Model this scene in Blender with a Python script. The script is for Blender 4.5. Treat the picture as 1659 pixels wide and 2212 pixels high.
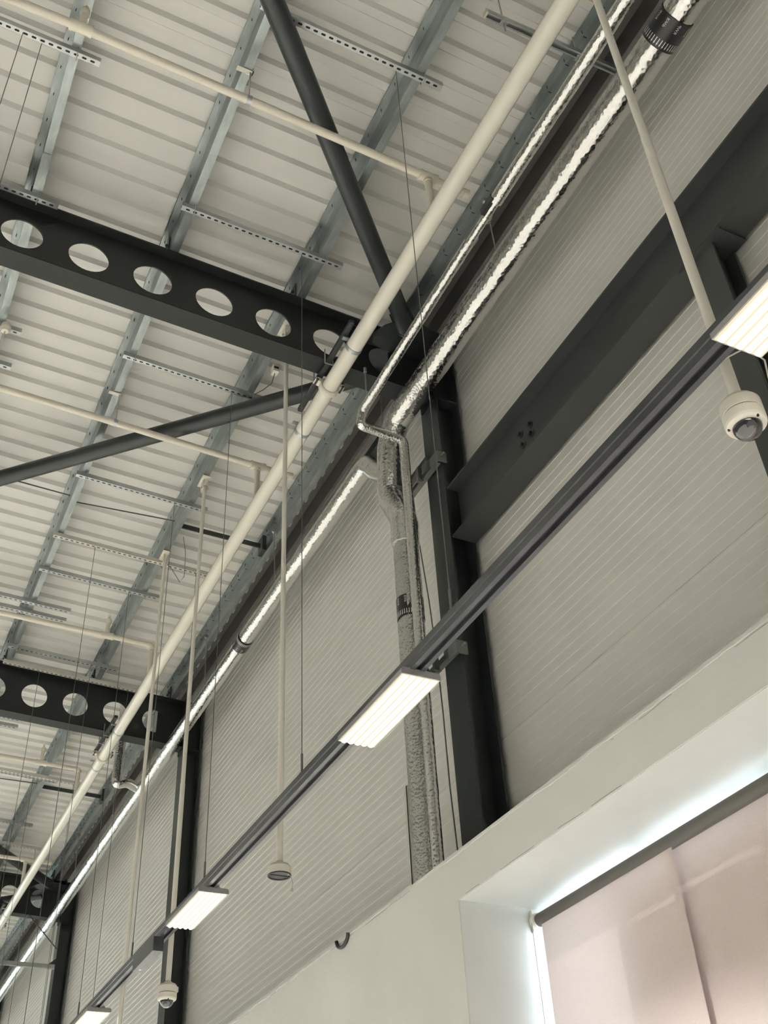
import bpy, math, random
from mathutils import Vector, Matrix, noise

for o in list(bpy.data.objects):
    bpy.data.objects.remove(o, do_unlink=True)
scene = bpy.context.scene
C = scene.collection
random.seed(7)

# ------------------------------------------------------------------ camera
# X points into the clad wall, Y runs along it, Z is up; the lens is at the origin, 1.6 m over the floor
F_PX = 2339.33
RX = ((0.89955813, -0.43424453, -0.04718966),      # image right
      (0.23943225, 0.58056435, -0.77821413),       # image down
      (0.36533186, 0.68875011, 0.62622353))        # view direction
cam_data = bpy.data.cameras.new('camera')
cam_data.sensor_fit = 'VERTICAL'
cam_data.sensor_height = 36.0
cam_data.lens = F_PX / 2212.0 * 36.0
cam_data.clip_start = 0.05
cam_data.clip_end = 200
cam = bpy.data.objects.new('camera', cam_data)
C.objects.link(cam)
right, down, fwd = (Vector(r).normalized() for r in RX)
m3 = Matrix((right, -down, -fwd)).transposed()
cam.matrix_world = m3.to_4x4()
scene.camera = cam

# ------------------------------------------------------------------ world, sun, exposure
world = bpy.data.worlds.new('world')
scene.world = world
world.use_nodes = True
bg = world.node_tree.nodes['Background']
bg.inputs['Color'].default_value = (0.80, 0.92, 1.0, 1)
bg.inputs['Strength'].default_value = 8.0

sun_data = bpy.data.lights.new('sun', 'SUN')
sun_data.energy = 7.0
sun_data.angle = math.radians(0.6)
sun_data.color = (1.0, 0.96, 0.9)
sun = bpy.data.objects.new('sun', sun_data)
C.objects.link(sun)
sun.rotation_euler = Vector((-0.62, 0.02, -0.62)).to_track_quat('-Z', 'Y').to_euler()

def area(name, loc, direction, sx, sy, power, col):
    d = bpy.data.lights.new(name, 'AREA')
    d.shape = 'RECTANGLE'
    d.size, d.size_y = sx, sy
    d.energy = power
    d.color = col
    o = bpy.data.objects.new(name, d)
    C.objects.link(o)
    o.location = loc
    o.rotation_euler = Vector(direction).to_track_quat('-Z', 'Y').to_euler()
    return o
# added cool area light standing in for daylight; the end wall has no glazing
area('daylight_end_glazing', (-5.4, 34.8, 1.9), (0, -1, 0), 16.0, 6.6, 800, (0.84, 1.0, 0.96))

vs = scene.view_settings
vs.view_transform = 'Standard'
vs.look = 'None'
vs.gamma = 1.0
vs.use_curve_mapping = False
vs.exposure = 0.0
BEAM = 830.0                                        # output of one lamp's downward beam
LAMP = 7.0                                         # radiance of the lamp lenses

# ------------------------------------------------------------------ materials
def nt(name):
    m = bpy.data.materials.new(name)
    m.use_nodes = True
    return m, m.node_tree, m.node_tree.nodes['Principled BSDF']

def mat(name, col, rough=0.5, metal=0.0, var=0.06, vscale=3.0, bump=0.0, bscale=40.0, spec=0.5, stretch=(1, 1, 1), coat=0.0):
    m, t, b = nt(name)
    L, N = t.links, t.nodes
    b.inputs['Roughness'].default_value = rough
    b.inputs['Metallic'].default_value = metal
    b.inputs['Specular IOR Level'].default_value = spec
    b.inputs['Coat Weight'].default_value = coat
    tc = N.new('ShaderNodeTexCoord')
    mp = N.new('ShaderNodeMapping')
    mp.inputs['Scale'].default_value = stretch
    L.new(tc.outputs['Object'], mp.inputs['Vector'])
    nz = N.new('ShaderNodeTexNoise')
    nz.inputs['Scale'].default_value = vscale
    nz.inputs['Detail'].default_value = 5
    L.new(mp.outputs['Vector'], nz.inputs['Vector'])
    r = N.new('ShaderNodeValToRGB')
    lo = tuple(max(0, c * (1 - var)) for c in col)
    hi = tuple(min(1, c * (1 + var)) for c in col)
    r.color_ramp.elements[0].position = 0.3
    r.color_ramp.elements[1].position = 0.7
    r.color_ramp.elements[0].color = (*lo, 1)
    r.color_ramp.elements[1].color = (*hi, 1)
    L.new(nz.outputs['Fac'], r.inputs['Fac'])
    L.new(r.outputs['Color'], b.inputs['Base Color'])
    if bump:
        n2 = N.new('ShaderNodeTexNoise')
        n2.inputs['Scale'].default_value = bscale
        n2.inputs['Detail'].default_value = 4
        L.new(mp.outputs['Vector'], n2.inputs['Vector'])
        bp = N.new('ShaderNodeBump')
        bp.inputs['Strength'].default_value = bump
        bp.inputs['Distance'].default_value = 0.01
        L.new(n2.outputs['Fac'], bp.inputs['Height'])
        L.new(bp.outputs['Normal'], b.inputs['Normal'])
    return m

def mat_foil(name, col, rough, scale, strength):
    m, t, b = nt(name)
    L, N = t.links, t.nodes
    b.inputs['Base Color'].default_value = (*col, 1)
    b.inputs['Metallic'].default_value = 1.0
    b.inputs['Roughness'].default_value = rough
    tc = N.new('ShaderNodeTexCoord')
    vo = N.new('ShaderNodeTexVoronoi')
    vo.feature = 'SMOOTH_F1'
    vo.inputs['Scale'].default_value = scale
    vo.inputs['Smoothness'].default_value = 0.35
    nz = N.new('ShaderNodeTexNoise')
    nz.inputs['Scale'].default_value = scale * 0.35
    nz.inputs['Detail'].default_value = 6
    nz.inputs['Distortion'].default_value = 1.2
    L.new(tc.outputs['Object'], vo.inputs['Vector'])
    L.new(tc.outputs['Object'], nz.inputs['Vector'])
    ad = N.new('ShaderNodeMath')
    ad.operation = 'ADD'
    L.new(vo.outputs['Distance'], ad.inputs[0])
    L.new(nz.outputs['Fac'], ad.inputs[1])
    bp = N.new('ShaderNodeBump')
    bp.inputs['Strength'].default_value = strength
    bp.inputs['Distance'].default_value = 0.008
    L.new(ad.outputs[0], bp.inputs['Height'])
    L.new(bp.outputs['Normal'], b.inputs['Normal'])
    return m

def mat_emit(name, col, strength):
    m = bpy.data.materials.new(name)
    m.use_nodes = True
    t = m.node_tree
    t.nodes.remove(t.nodes['Principled BSDF'])
    e = t.nodes.new('ShaderNodeEmission')
    e.inputs['Color'].default_value = (*col, 1)
    e.inputs['Strength'].default_value = strength
    t.links.new(e.outputs[0], t.nodes['Material Output'].inputs['Surface'])
    return m

def mat_fabric(name, col):
    m, t, b = nt(name)
    L, N = t.links, t.nodes
    tc = N.new('ShaderNodeTexCoord')
    nz = N.new('ShaderNodeTexNoise')
    nz.inputs['Scale'].default_value = 160
    nz.inputs['Detail'].default_value = 3
    L.new(tc.outputs['Object'], nz.inputs['Vector'])
    r = N.new('ShaderNodeValToRGB')
    r.color_ramp.elements[0].color = (*[c * 0.9 for c in col], 1)
    r.color_ramp.elements[1].color = (*[c * 1.08 for c in col], 1)
    L.new(nz.outputs['Fac'], r.inputs['Fac'])
    L.new(r.outputs['Color'], b.inputs['Base Color'])
    b.inputs['Roughness'].default_value = 0.9
    bp = N.new('ShaderNodeBump')
    bp.inputs['Strength'].default_value = 0.25
    bp.inputs['Distance'].default_value = 0.003
    L.new(nz.outputs['Fac'], bp.inputs['Height'])
    L.new(bp.outputs['Normal'], b.inputs['Normal'])
    tr = N.new('ShaderNodeBsdfTranslucent')
    L.new(r.outputs['Color'], tr.inputs['Color'])
    mx = N.new('ShaderNodeMixShader')
    mx.inputs[0].default_value = 0.12
    L.new(b.outputs[0], mx.inputs[1])
    L.new(tr.outputs[0], mx.inputs[2])
    L.new(mx.outputs[0], N['Material Output'].inputs['Surface'])
    return m

def mat_glass(name, col=(0.95, 0.98, 1.0), rough=0.0, transmission=1.0):
    m, t, b = nt(name)
    b.inputs['Base Color'].default_value = (*col, 1)
    b.inputs['Roughness'].default_value = rough
    b.inputs['Transmission Weight'].default_value = transmission
    L, N = t.links, t.nodes
    tr = N.new('ShaderNodeBsdfTransparent')
    gl = N.new('ShaderNodeBsdfGlossy')
    gl.inputs['Roughness'].default_value = 0.02
    mx = N.new('ShaderNodeMixShader')
    mx.inputs[0].default_value = 0.08
    L.new(tr.outputs[0], mx.inputs[1])
    L.new(gl.outputs[0], mx.inputs[2])
    L.new(mx.outputs[0], N['Material Output'].inputs['Surface'])
    return m

M = dict(
    sheet=mat('roof_liner_sheet', (0.69, 0.685, 0.645), 0.42, var=0.04, vscale=1.2),
    panel=mat('wall_panel_coat', (0.70, 0.69, 0.645), 0.38, var=0.03, vscale=0.8),
    plaster=mat('wall_plaster', (0.71, 0.71, 0.67), 0.75, var=0.05, vscale=1.5, bump=0.25, bscale=14),
    reveal=mat('reveal_board', (0.62, 0.64, 0.615), 0.5, var=0.04),
    filler=mat('filler_paint', (0.63, 0.64, 0.60), 0.7, var=0.06, vscale=9),
    crack=mat('crack_line', (0.22, 0.20, 0.17), 0.9),
    joint=mat('joint_dark', (0.09, 0.085, 0.075), 0.8),
    steel=mat('dark_steel_paint', (0.021, 0.026, 0.026), 0.42, var=0.12, vscale=2.5),
    steel2=mat('dark_rail_paint', (0.034, 0.038, 0.036), 0.45, var=0.1, vscale=2.5),
    rafter=mat('rafter_paint', (0.0105, 0.013, 0.0125), 0.5, var=0.1, vscale=2.5),
    rafter2=mat('rafter_flange_paint', (0.0115, 0.014, 0.0128), 0.6, var=0.06, vscale=2.5, spec=0.4),
    galv=mat('galvanised_purlin', (0.25, 0.28, 0.275), 0.3, 0.75, var=0.25, vscale=14, bump=0.12, bscale=90, stretch=(1, 0.3, 1)),
    zinc=mat('zinc_channel', (0.44, 0.46, 0.46), 0.36, 0.8, var=0.12, vscale=8),
    white_ch=mat('white_channel_paint', (0.62, 0.60, 0.55), 0.5, var=0.05),
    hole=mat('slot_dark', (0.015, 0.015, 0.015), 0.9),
    cream=mat('cream_pipe_paint', (0.90, 0.87, 0.76), 0.14, var=0.03, vscale=2.0, coat=0.4),
    cream2=mat('cream_branch_paint', (0.82, 0.77, 0.65), 0.3, var=0.05, vscale=3.0),
    pole=mat('pole_paint', (0.84, 0.81, 0.72), 0.3, var=0.04, vscale=4),
    foil=mat_foil('duct_foil', (0.76, 0.76, 0.74), 0.18, 44, 0.32),
    foil_s=mat_foil('pipe_foil', (0.74, 0.74, 0.72), 0.18, 60, 0.32),
    foil_c=mat_foil('crinkled_foil', (0.60, 0.61, 0.59), 0.22, 62, 0.55),
    tape=mat('black_tape', (0.012, 0.012, 0.013), 0.35),
    print=mat('white_print', (0.75, 0.75, 0.72), 0.6),
    trunk=mat('trunking_paint', (0.045, 0.05, 0.055), 0.3, 0.3, var=0.15, vscale=6),
    housing=mat('lamp_housing', (0.30, 0.30, 0.30), 0.4, 0.3),
    lens=mat_emit('lamp_lens', (1.0, 0.93, 0.80), LAMP),
    tray=mat_emit('lamp_tray', (1.0, 0.88, 0.60), 1.0),
    camwhite=mat('camera_white', (0.72, 0.69, 0.60), 0.35, var=0.03),
    dome=mat('camera_dome_smoked', (0.02, 0.02, 0.022), 0.05, spec=0.8, coat=0.6),
    black=mat('black_plastic', (0.015, 0.015, 0.016), 0.45),
    dzinc=mat('dull_zinc', (0.17, 0.18, 0.17), 0.45, 0.5, var=0.15, vscale=10),
    wire=mat('steel_wire', (0.16, 0.16, 0.15), 0.5, 0.5),
    rod=mat('threaded_rod', (0.40, 0.41, 0.40), 0.4, 0.9),
    cable=mat('cable_white', (0.55, 0.52, 0.44), 0.6),
    roller=mat('roller_tube', (0.085, 0.08, 0.072), 0.6, var=0.03),
    fabric=mat_fabric('blind_fabric', (0.60, 0.51, 0.48)),
    frame=mat('window_frame_white', (0.78, 0.80, 0.80), 0.4),
    glass=mat_glass('window_glass'),
    floor=mat('floor_concrete', (0.52, 0.50, 0.46), 0.45, var=0.08, vscale=0.8),
    wallfar=mat('far_wall_paint', (0.20, 0.20, 0.19), 0.7),
    flash=mat('eave_flashing', (0.2, 0.195, 0.18), 0.6),
)

# ------------------------------------------------------------------ mesh builder
class MB:
    def __init__(s):
        s.v, s.f, s.sm = [], [], []

    def add(s, vs, fs, smooth=False):
        k = len(s.v)
        s.v += [tuple(p) for p in vs]
        s.f += [tuple(i + k for i in q) for q in fs]
        s.sm += [smooth] * len(fs)
        return s

    def box(s, x0, x1, y0, y1, z0, z1, shear=0.0):
        vs = [(x, y, z - shear * x) for z in (z0, z1) for y in (y0, y1) for x in (x0, x1)]
        return s.add(vs, [(0, 2, 3, 1), (4, 5, 7, 6), (0, 1, 5, 4), (2, 6, 7, 3), (0, 4, 6, 2), (1, 3, 7, 5)])

    def obox(s, p0, p1, w, h, up=(0, 0, 1)):
        p0, p1 = Vector(p0), Vector(p1)
        d = (p1 - p0).normalized()
        u = Vector(up)
        r = d.cross(u).normalized()
        u = r.cross(d).normalized()
        vs = []
        for p in (p0, p1):
            for a, b in ((-1, -1), (1, -1), (1, 1), (-1, 1)):
                vs.append(p + r * (a * w / 2) + u * (b * h / 2))
        return s.add(vs, [(0, 3, 2, 1), (4, 5, 6, 7), (0, 1, 5, 4), (1, 2, 6, 5), (2, 3, 7, 6), (3, 0, 4, 7)])

    def prism(s, prof, axis, a0, a1, closed=True, smooth=False):
        n = len(prof)
        def P(u, v, a):
            return {'Y': (u, a, v), 'X': (a, u, v), 'Z': (u, v, a)}[axis]
        vs = [P(u, v, a0) for u, v in prof] + [P(u, v, a1) for u, v in prof]
        fs = [(i, (i + 1) % n, n + (i + 1) % n, n + i) for i in range(n if closed else n - 1)]
        s.add(vs, fs, smooth)
        if closed:
            s.add(vs, [tuple(range(n - 1, -1, -1)), tuple(range(n, 2 * n))])
        return s

    def sweep(s, path, rad, n=14, caps=True, smooth=True):
        path = [Vector(p) for p in path]
        if not isinstance(rad, (list, tuple)):
            rad = [rad] * len(path)
        tang = []
        for i in range(len(path)):
            a = path[max(0, i - 1)]
            b = path[min(len(path) - 1, i + 1)]
            tang.append((b - a).normalized())
        t0 = tang[0]
        u = t0.cross(Vector((0.31, 0.2, 0.93)))
        u = (u if u.length > 0.1 else t0.cross(Vector((1, 0, 0)))).normalized()
        vs = []
        for i, p in enumerate(path):
            u = (u - tang[i] * u.dot(tang[i])).normalized()
            w = tang[i].cross(u)
            r = rad[i]
            for k in range(n):
                a = 2 * math.pi * k / n
                rr = r[k] if isinstance(r, (list, tuple)) else r
                vs.append(p + (u * math.cos(a) + w * math.sin(a)) * rr)
        fs = []
        for i in range(len(path) - 1):
            for k in range(n):
                k2 = (k + 1) % n
                fs.append((i * n + k, i * n + k2, (i + 1) * n + k2, (i + 1) * n + k))
        s.add(vs, fs, smooth)
        if caps:
            e = (len(path) - 1) * n
            s.add(vs[:n] + vs[e:], [tuple(range(n - 1, -1, -1)), tuple(range(n, 2 * n))])
        return s

    def cyl(s, p0, p1, r, n=14, caps=True):
        return s.sweep([p0, p1], r, n, caps)

    def lathe(s, prof, c=(0, 0, 0), n=28, smooth=True):
        vs, fs = [], []
        crisp = [prof[0]]
        for a_, b_ in zip(prof[:-1], prof[1:]):       # holding rings keep the turned corners sharp
            d = math.hypot(b_[0] - a_[0], b_[1] - a_[1])
            if len(prof) < 9 and d > 0.004:
                u = 0.001 / d
                crisp.append((a_[0] + (b_[0] - a_[0]) * u, a_[1] + (b_[1] - a_[1]) * u))
                crisp.append((b_[0] - (b_[0] - a_[0]) * u, b_[1] - (b_[1] - a_[1]) * u))
            crisp.append(b_)
        prof = crisp
        for r, z in prof:
            for k in range(n):
                a = 2 * math.pi * k / n
                vs.append((c[0] + r * math.cos(a), c[1] + r * math.sin(a), c[2] + z))
        for i in range(len(prof) - 1):
            for k in range(n):
                k2 = (k + 1) % n
                fs.append((i * n + k, i * n + k2, (i + 1) * n + k2, (i + 1) * n + k))
        return s.add(vs, fs, smooth)

def wloc(o):
    v = Vector((0, 0, 0))
    while o:
        v += o.location
        o = o.parent
    return v

def link_mesh(name, mb, m, parent=None, kind=None):
    """one mesh object; its coordinates are given in the room's frame"""
    me = bpy.data.meshes.new(name)
    if parent:
        off = wloc(parent)
    else:
        xs, ys, zs = zip(*mb.v)
        off = Vector(((min(xs) + max(xs)) / 2, (min(ys) + max(ys)) / 2, min(zs)))
    me.from_pydata([(x - off.x, y - off.y, z - off.z) for x, y, z in mb.v], [], mb.f)
    me.polygons.foreach_set('use_smooth', mb.sm)
    me.materials.append(M[m])
    me.update()
    o = bpy.data.objects.new(name, me)
    C.objects.link(o)
    if parent:
        o.parent = parent
    else:
        o.location = off
    if kind:
        o['kind'] = kind
    return o

def tag(o, label, cat, group=None):
    o['label'] = label
    o['category'] = cat
    if group:
        o['group'] = group
    return o

def thing(name, label, cat, loc=(0, 0, 0), group=None):
    o = bpy.data.objects.new(name, None)
    o.empty_display_size = 0.1
    C.objects.link(o)
    o.location = loc
    return tag(o, label, cat, group) if label else o

def solo(name, mb, m, label, cat, group=None):
    return tag(link_mesh(name, mb, m), label, cat, group)

def copy_tree(o, parent=None):
    c = o.copy()
    C.objects.link(c)
    c.parent = parent
    for ch in o.children:
        copy_tree(ch, c)
    return c

# ------------------------------------------------------------------ dimensions
SL = 0.042                                   # roof fall towards the clad wall
ZT = 6.352                                   # top of the rafters at x = 0
def zt(x, off=0.0):
    return ZT + off - SL * x
XW = 3.26                                    # face of the wall panels
COLS = [-1.07, 4.93, 10.93, 16.93, 22.93, 28.93]
Y0, Y1 = -7.07, 34.93
FLOOR = -1.6
XL = -14.0

# ------------------------------------------------------------------ room shell
fl = link_mesh('floor', MB().box(XL - 0.2, 3.5, Y0 - 0.2, Y1 + 0.2, FLOOR - 0.15, FLOOR), 'floor', kind='structure')

ceil = thing('ceiling', None, None, (0, 0, zt(0, 0.205)))
ceil['kind'] = 'structure'
prof = []
for k in range(5):
    b = 0.2 * k
    prof += [(b + 0.0, 0.035), (b + 0.105, 0.035), (b + 0.125, 0.0), (b + 0.178, 0.0), (b + 0.198, 0.035)]
prof.append((1.0, 0.035))
def sheet_mesh():
    mb = MB()
    xs = (XL, 3.015)
    vs = [(x, y, zt(x, 0.205) + z) for x in xs for y, z in prof]
    n = len(prof)
    mb.add(vs, [(i, i + 1, n + i + 1, n + i) for i in range(n - 1)])
    # lap lip over the neighbouring sheet
    mb.add([(xs[0], 1.0, zt(xs[0], 0.239)), (xs[1], 1.0, zt(xs[1], 0.239)), (xs[1], 1.02, zt(xs[1], 0.2375)), (xs[0], 1.02, zt(xs[0], 0.2375))], [(0, 1, 2, 3)])
    return mb
s0 = link_mesh('roof_sheet', sheet_mesh(), 'sheet', ceil)
ys = 2.448 - 10.0
s0.location.y = ys
for k in range(1, 43):
    s = s0.copy()
    C.objects.link(s)
    s.parent = ceil
    s.location.y = ys + k
link_mesh('roof_deck', MB().box(XL, 3.0, Y0 - 0.5, Y1 + 0.3, zt(0, 0.29), zt(0, 0.5), SL), 'flash', ceil)

# clad wall: horizontal ribbed panels
wall = thing('wall_right', None, None, (XW, 5.0, 1.95))
wall['kind'] = 'structure'
rows = [(1.88, 2.901), (2.901, 3.921), (3.921, 4.941), (4.941, 5.961), (5.961, 6.8)]
def panel_mesh(z0, z1, y0, y1):
    top, bot = z1 - 0.002, z0 + 0.002
    p = [(XW + 0.03, bot), (XW, bot)]
    z = top - 0.018
    ribs = []
    while z - 0.0662 > bot:
        ribs.append(z)
        z -= 0.0662
    for z in reversed(ribs):
        p += [(XW, z - 0.0662 + 0.001), (XW, z - 0.036), (XW + 0.0022, z - 0.033), (XW + 0.0022, z - 0.004), (XW, z)]
    p += [(XW, top), (XW + 0.03, top)]
    return MB().prism(p, 'Y', y0 + 0.003, y1 - 0.003, closed=False)
edges = [Y0] + COLS + [Y1]
for z0, z1 in rows:
    for a, b in zip(edges[:-1], edges[1:]):
        link_mesh('wall_panel', panel_mesh(z0, z1, a, b), 'panel', wall)
link_mesh('panel_joint_seal', MB().box(XW + 0.028, XW + 0.06, Y0, Y1, 1.88, 6.8), 'joint', wall)

# plastered lower wall with the window opening
WX = 2.78
WT, SOF, JY, JY2, SILL = 2.105, 1.868, 4.70, -0.90, -0.75
lw = MB()
lw.box(WX, 3.5, JY, Y1, FLOOR, WT)
lw.box(WX, 3.5, Y0, JY2, FLOOR, WT)
lw.box(WX, 3.5, JY2, JY, SOF, WT)
lw.box(WX, 3.5, JY2, JY, FLOOR, SILL)
low = link_mesh('wall_lower', lw, 'plaster', kind='structure')
rv = MB()
rv.box(WX + 0.004, 3.4, JY - 0.003, JY + 0.002, SILL, SOF)
rv.box(WX + 0.004, 3.4, JY2, JY, SOF - 0.003, SOF + 0.002)
link_mesh('reveal_lining', rv, 'reveal', low)
# ragged filler bead along the top arris and round the opening
fb = MB()
y = -1.0
prev = None
while y < 18.0:
    dz = 0.014 + 0.012 * noise.noise(Vector((y * 3.1, 0, 0))) + 0.006 * noise.noise(Vector((y * 17.0, 4, 0)))
    cur = [(WX - 0.0025, y, WT + 0.001), (WX - 0.0025, y, WT - dz), (WX + 0.001, y, WT - dz - 0.0015)]
    if prev:
        fb.add(prev + cur, [(0, 1, 4, 3), (1, 2, 5, 4)])
    prev = cur
    y += 0.03
link_mesh('filler_bead', fb, 'filler', low)
cr = MB()
for y0_, y1_, zc, sd in ((0.9, 1.75, WT - 0.03, 1), (2.15, 3.3, WT - 0.026, 2), (3.3, 4.6, SOF + 0.004, 3), (5.2, 6.5, WT - 0.022, 4), (7.2, 8.6, WT - 0.02, 5)):
    y = y0_
    while y < y1_:
        z = zc + 0.008 * noise.noise(Vector((y * 6, sd, 0)))
        z2 = zc + 0.008 * noise.noise(Vector(((y + 0.02) * 6, sd, 0)))
        if noise.noise(Vector((y * 4.0, sd * 3.3, 1))) > -0.12:
            cr.add([(WX - 0.003, y, z), (WX - 0.003, y + 0.02, z2), (WX - 0.003, y + 0.02, z2 - 0.0022), (WX - 0.003, y, z - 0.0022)], [(0, 1, 2, 3)])
        y += 0.02
link_mesh('hairline_crack', cr, 'crack', low)

# eave flashing over the gap between roof sheets and wall
tr = MB()
tr.box(2.95, 3.32, Y0, Y1, 6.80, 6.83)
tr.box(2.98, 3.0, Y0, Y1, zt(3, 0.28), 6.83)
tr.box(3.235, 3.262, Y0, Y1, 6.60, 6.80)
link_mesh('trim_1', tr, 'flash', kind='structure')

link_mesh('wall_left', MB().box(XL - 0.2, XL, Y0, Y1, FLOOR, 7.4), 'wallfar', kind='structure')
link_mesh('wall_back', MB().box(XL - 0.2, 3.5, Y0 - 0.2, Y0, FLOOR, 7.5), 'wallfar', kind='structure')
link_mesh('wall_front', MB().box(XL - 0.2, 3.5, Y1, Y1 + 0.2, FLOOR, 7.5), 'wallfar', kind='structure')

# window behind the blind
win = thing('window_1', None, None, (3.39, (JY + JY2) / 2, SILL))
win['kind'] = 'structure'
fr = MB()
fr.box(3.36, 3.42, JY2, JY, SOF - 0.02, SOF)
fr.box(3.36, 3.42, JY2, 3.98, 0.6, SOF - 0.165)  # unseen opaque infill added behind the blind to bound its sun patch
fr.box(3.36, 3.42, JY2, JY, SILL, SILL + 0.06)
for y in (JY2 + 0.03, JY - 0.04):
    fr.box(3.36, 3.42, y - 0.04, y + 0.04, SILL, SOF)
link_mesh('window_frame', fr, 'frame', win)
mull = (3.98, 3.05, 2.12, 1.19, 0.26)
for y in mull:
    link_mesh('mullion', MB().box(3.36, 3.42, y - 0.04, y + 0.04, SILL + 0.06, SOF - 0.02), 'frame', win)
ye = [JY2 + 0.07] + sorted(y for y in mull) + [JY - 0.08]
for a, b in zip(ye[:-1], ye[1:]):
    link_mesh('pane', MB().box(3.388, 3.392, a, b, SILL + 0.06, SOF - 0.02), 'glass', win)

# ------------------------------------------------------------------ steel frame
def h_section(mb, axis_pts, w, xf, xr, t=0.014, tw=0.010):
    """vertical H column: flanges across Y at xf and xr"""
    y, z0, z1 = axis_pts
    mb.box(xf, xf + t, y - w / 2, y + w / 2, z0, z1)
    mb.box(xr - t, xr, y - w / 2, y + w / 2, z0, z1)
    mb.box(xf + t, xr - t, y - tw / 2, y + tw / 2, z0, z1)
    return mb

XF, XR = 3.04, 3.23
col_labels = {
    4.93: 'dark steel column beside the upright foil drainpipe',
    10.93: 'dark steel column behind the pole with the complete white dome camera',
    16.93: 'dark steel column where the thin cross rail meets the wall',
}
for y in COLS:
    t = thing('steel_column', col_labels.get(y, 'dark steel column of the clad wall out of sight or far down the hall'), 'column', (3.135, y, FLOOR), 'steel columns of the clad wall')
    link_mesh('shaft', h_section(MB(), (y, FLOOR, zt(3.1, 0.0)), 0.23, XF, XR), 'steel', t)
    for zz in (zt(3.1, -0.02), zt(3.1, -0.6)):
        for sgn in (-1, 1):
            link_mesh('stiffener_plate', MB().box(XF + 0.014, XR - 0.014, min(y + sgn * 0.006, y + sgn * 0.112), max(y + sgn * 0.006, y + sgn * 0.112), zz - 0.012, zz), 'steel', t)
    link_mesh('base_plate', MB().box(XF - 0.05, XR + 0.05, y - 0.17, y + 0.17, FLOOR, FLOOR + 0.02), 'steel', t)

# cellular rafters
PITCH, HR, HX0 = 0.446, 0.1375, 0.023
ZB = 5.778                                    # underside of bottom flange at x = 0
ZH = 6.060                                    # hole centres at x = 0
def rafter_web(y):
    mb = MB()
    tw = 0.005
    zb, ztp = ZB + 0.012, ZT - 0.012
    k0 = int(math.floor((XL - HX0) / PITCH)) + 1
    k1 = 6
    n = 28
    rect = []
    for i in range(n):
        a = 2 * math.pi * i / n
        ca, sa = math.cos(a), math.sin(a)
        up = ztp - ZH
        dn = ZH - zb
        hx = PITCH / 2
        sc = min(hx / abs(ca) if abs(ca) > 1e-6 else 9e9, (up if sa > 0 else dn) / abs(sa) if abs(sa) > 1e-6 else 9e9)
        rect.append((ca * sc, sa * sc, ca * HR, sa * HR))
    corners = [(PITCH / 2, ztp - ZH), (-PITCH / 2, ztp - ZH), (-PITCH / 2, zb - ZH), (PITCH / 2, zb - ZH)]
    # outer loop with the four corners inserted by angle
    outer = [(math.atan2(q[1], q[0]), q[0], q[1]) for q in rect]
    for k in range(k0, k1 + 1):
        cx = HX0 + PITCH * k
        for side in (-1, 1):
            vs, fs = [], []
            for ox, oz, hx, hz in rect:
                x = cx + ox
                vs.append((x, y + side * tw, ZH + oz - SL * x))
                x = cx + hx
                vs.append((x, y + side * tw, ZH + hz - SL * x))
            for i in range(n):
                j = (i + 1) % n
                fs.append((2 * i, 2 * j, 2 * j + 1, 2 * i + 1))
            mb.add(vs, fs)
            # corner fillers
            for cxx, czz in corners:
                best = sorted(range(n), key=lambda i: (rect[i][0] - cxx) ** 2 + (rect[i][1] - czz) ** 2)[:2]
                i, j = sorted(best)
                if j - i == n - 1:
                    i, j = j, i
                tri = [(rect[i][0], rect[i][1]), (cxx, czz), (rect[j][0], rect[j][1])]
                mb.add([(cx + p, y + side * tw, ZH + q - SL * (cx + p)) for p, q in tri], [(0, 1, 2)])
        vs = []
        for ox, oz, hx, hz in rect:
            x = cx + hx
            vs += [(x, y - tw, ZH + hz - SL * x), (x, y + tw, ZH + hz - SL * x)]
        mb.add(vs, [(2 * i, 2 * ((i + 1) % n), 2 * ((i + 1) % n) + 1, 2 * i + 1) for i in range(n)], True)
    xe = HX0 + PITCH * (k1 + 0.5)
    mb.box(xe, XF, y - tw, y + tw, zb, ztp, SL)
    mb.box(2.735, XF, y + tw, y + tw + 0.012, zb, ztp, SL)
    return mb

FW = 0.077
raf_labels = {
    4.93: 'dark cellular rafter with round web holes over the upright foil pipe',
    10.93: 'dark cellular rafter with a white slotted channel along its top edge',
    16.93: 'far dark cellular rafter above the thin cross rail',
}
proto = None
for y in COLS:
    lab = raf_labels.get(y, 'dark cellular rafter out of sight or far down the hall')
    if proto is None:
        t = thing('cellular_rafter', lab, 'beam', (0, y, ZB), 'cellular roof rafters')
        link_mesh('web', rafter_web(y), 'rafter', t)
        link_mesh('top_flange', MB().box(XL, XF, y - FW, y + FW, ZT - 0.012, ZT, SL), 'rafter', t)
        link_mesh('bottom_flange', MB().box(XL, XF, y - FW, y + FW, ZB, ZB + 0.012, SL), 'rafter2', t)
        link_mesh('end_plate', MB().box(XF - 0.016, XF - 0.001, y - 0.09, y + 0.09, zt(XF, -0.62), zt(XF, 0.03)), 'rafter', t)
        for s in (-1, 1):
            for dz in (-0.5, -0.35, -0.2, -0.06):
                zz = zt(XF, dz)
                link_mesh('bolt', MB().cyl((XF - 0.036, y + s * 0.055, zz), (XF - 0.016, y + s * 0.055, zz), 0.014, 6), 'rafter', t)
        proto = t
    else:
        t = copy_tree(proto)
        t.location = (0, y, ZB)
        t['label'] = lab

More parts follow.
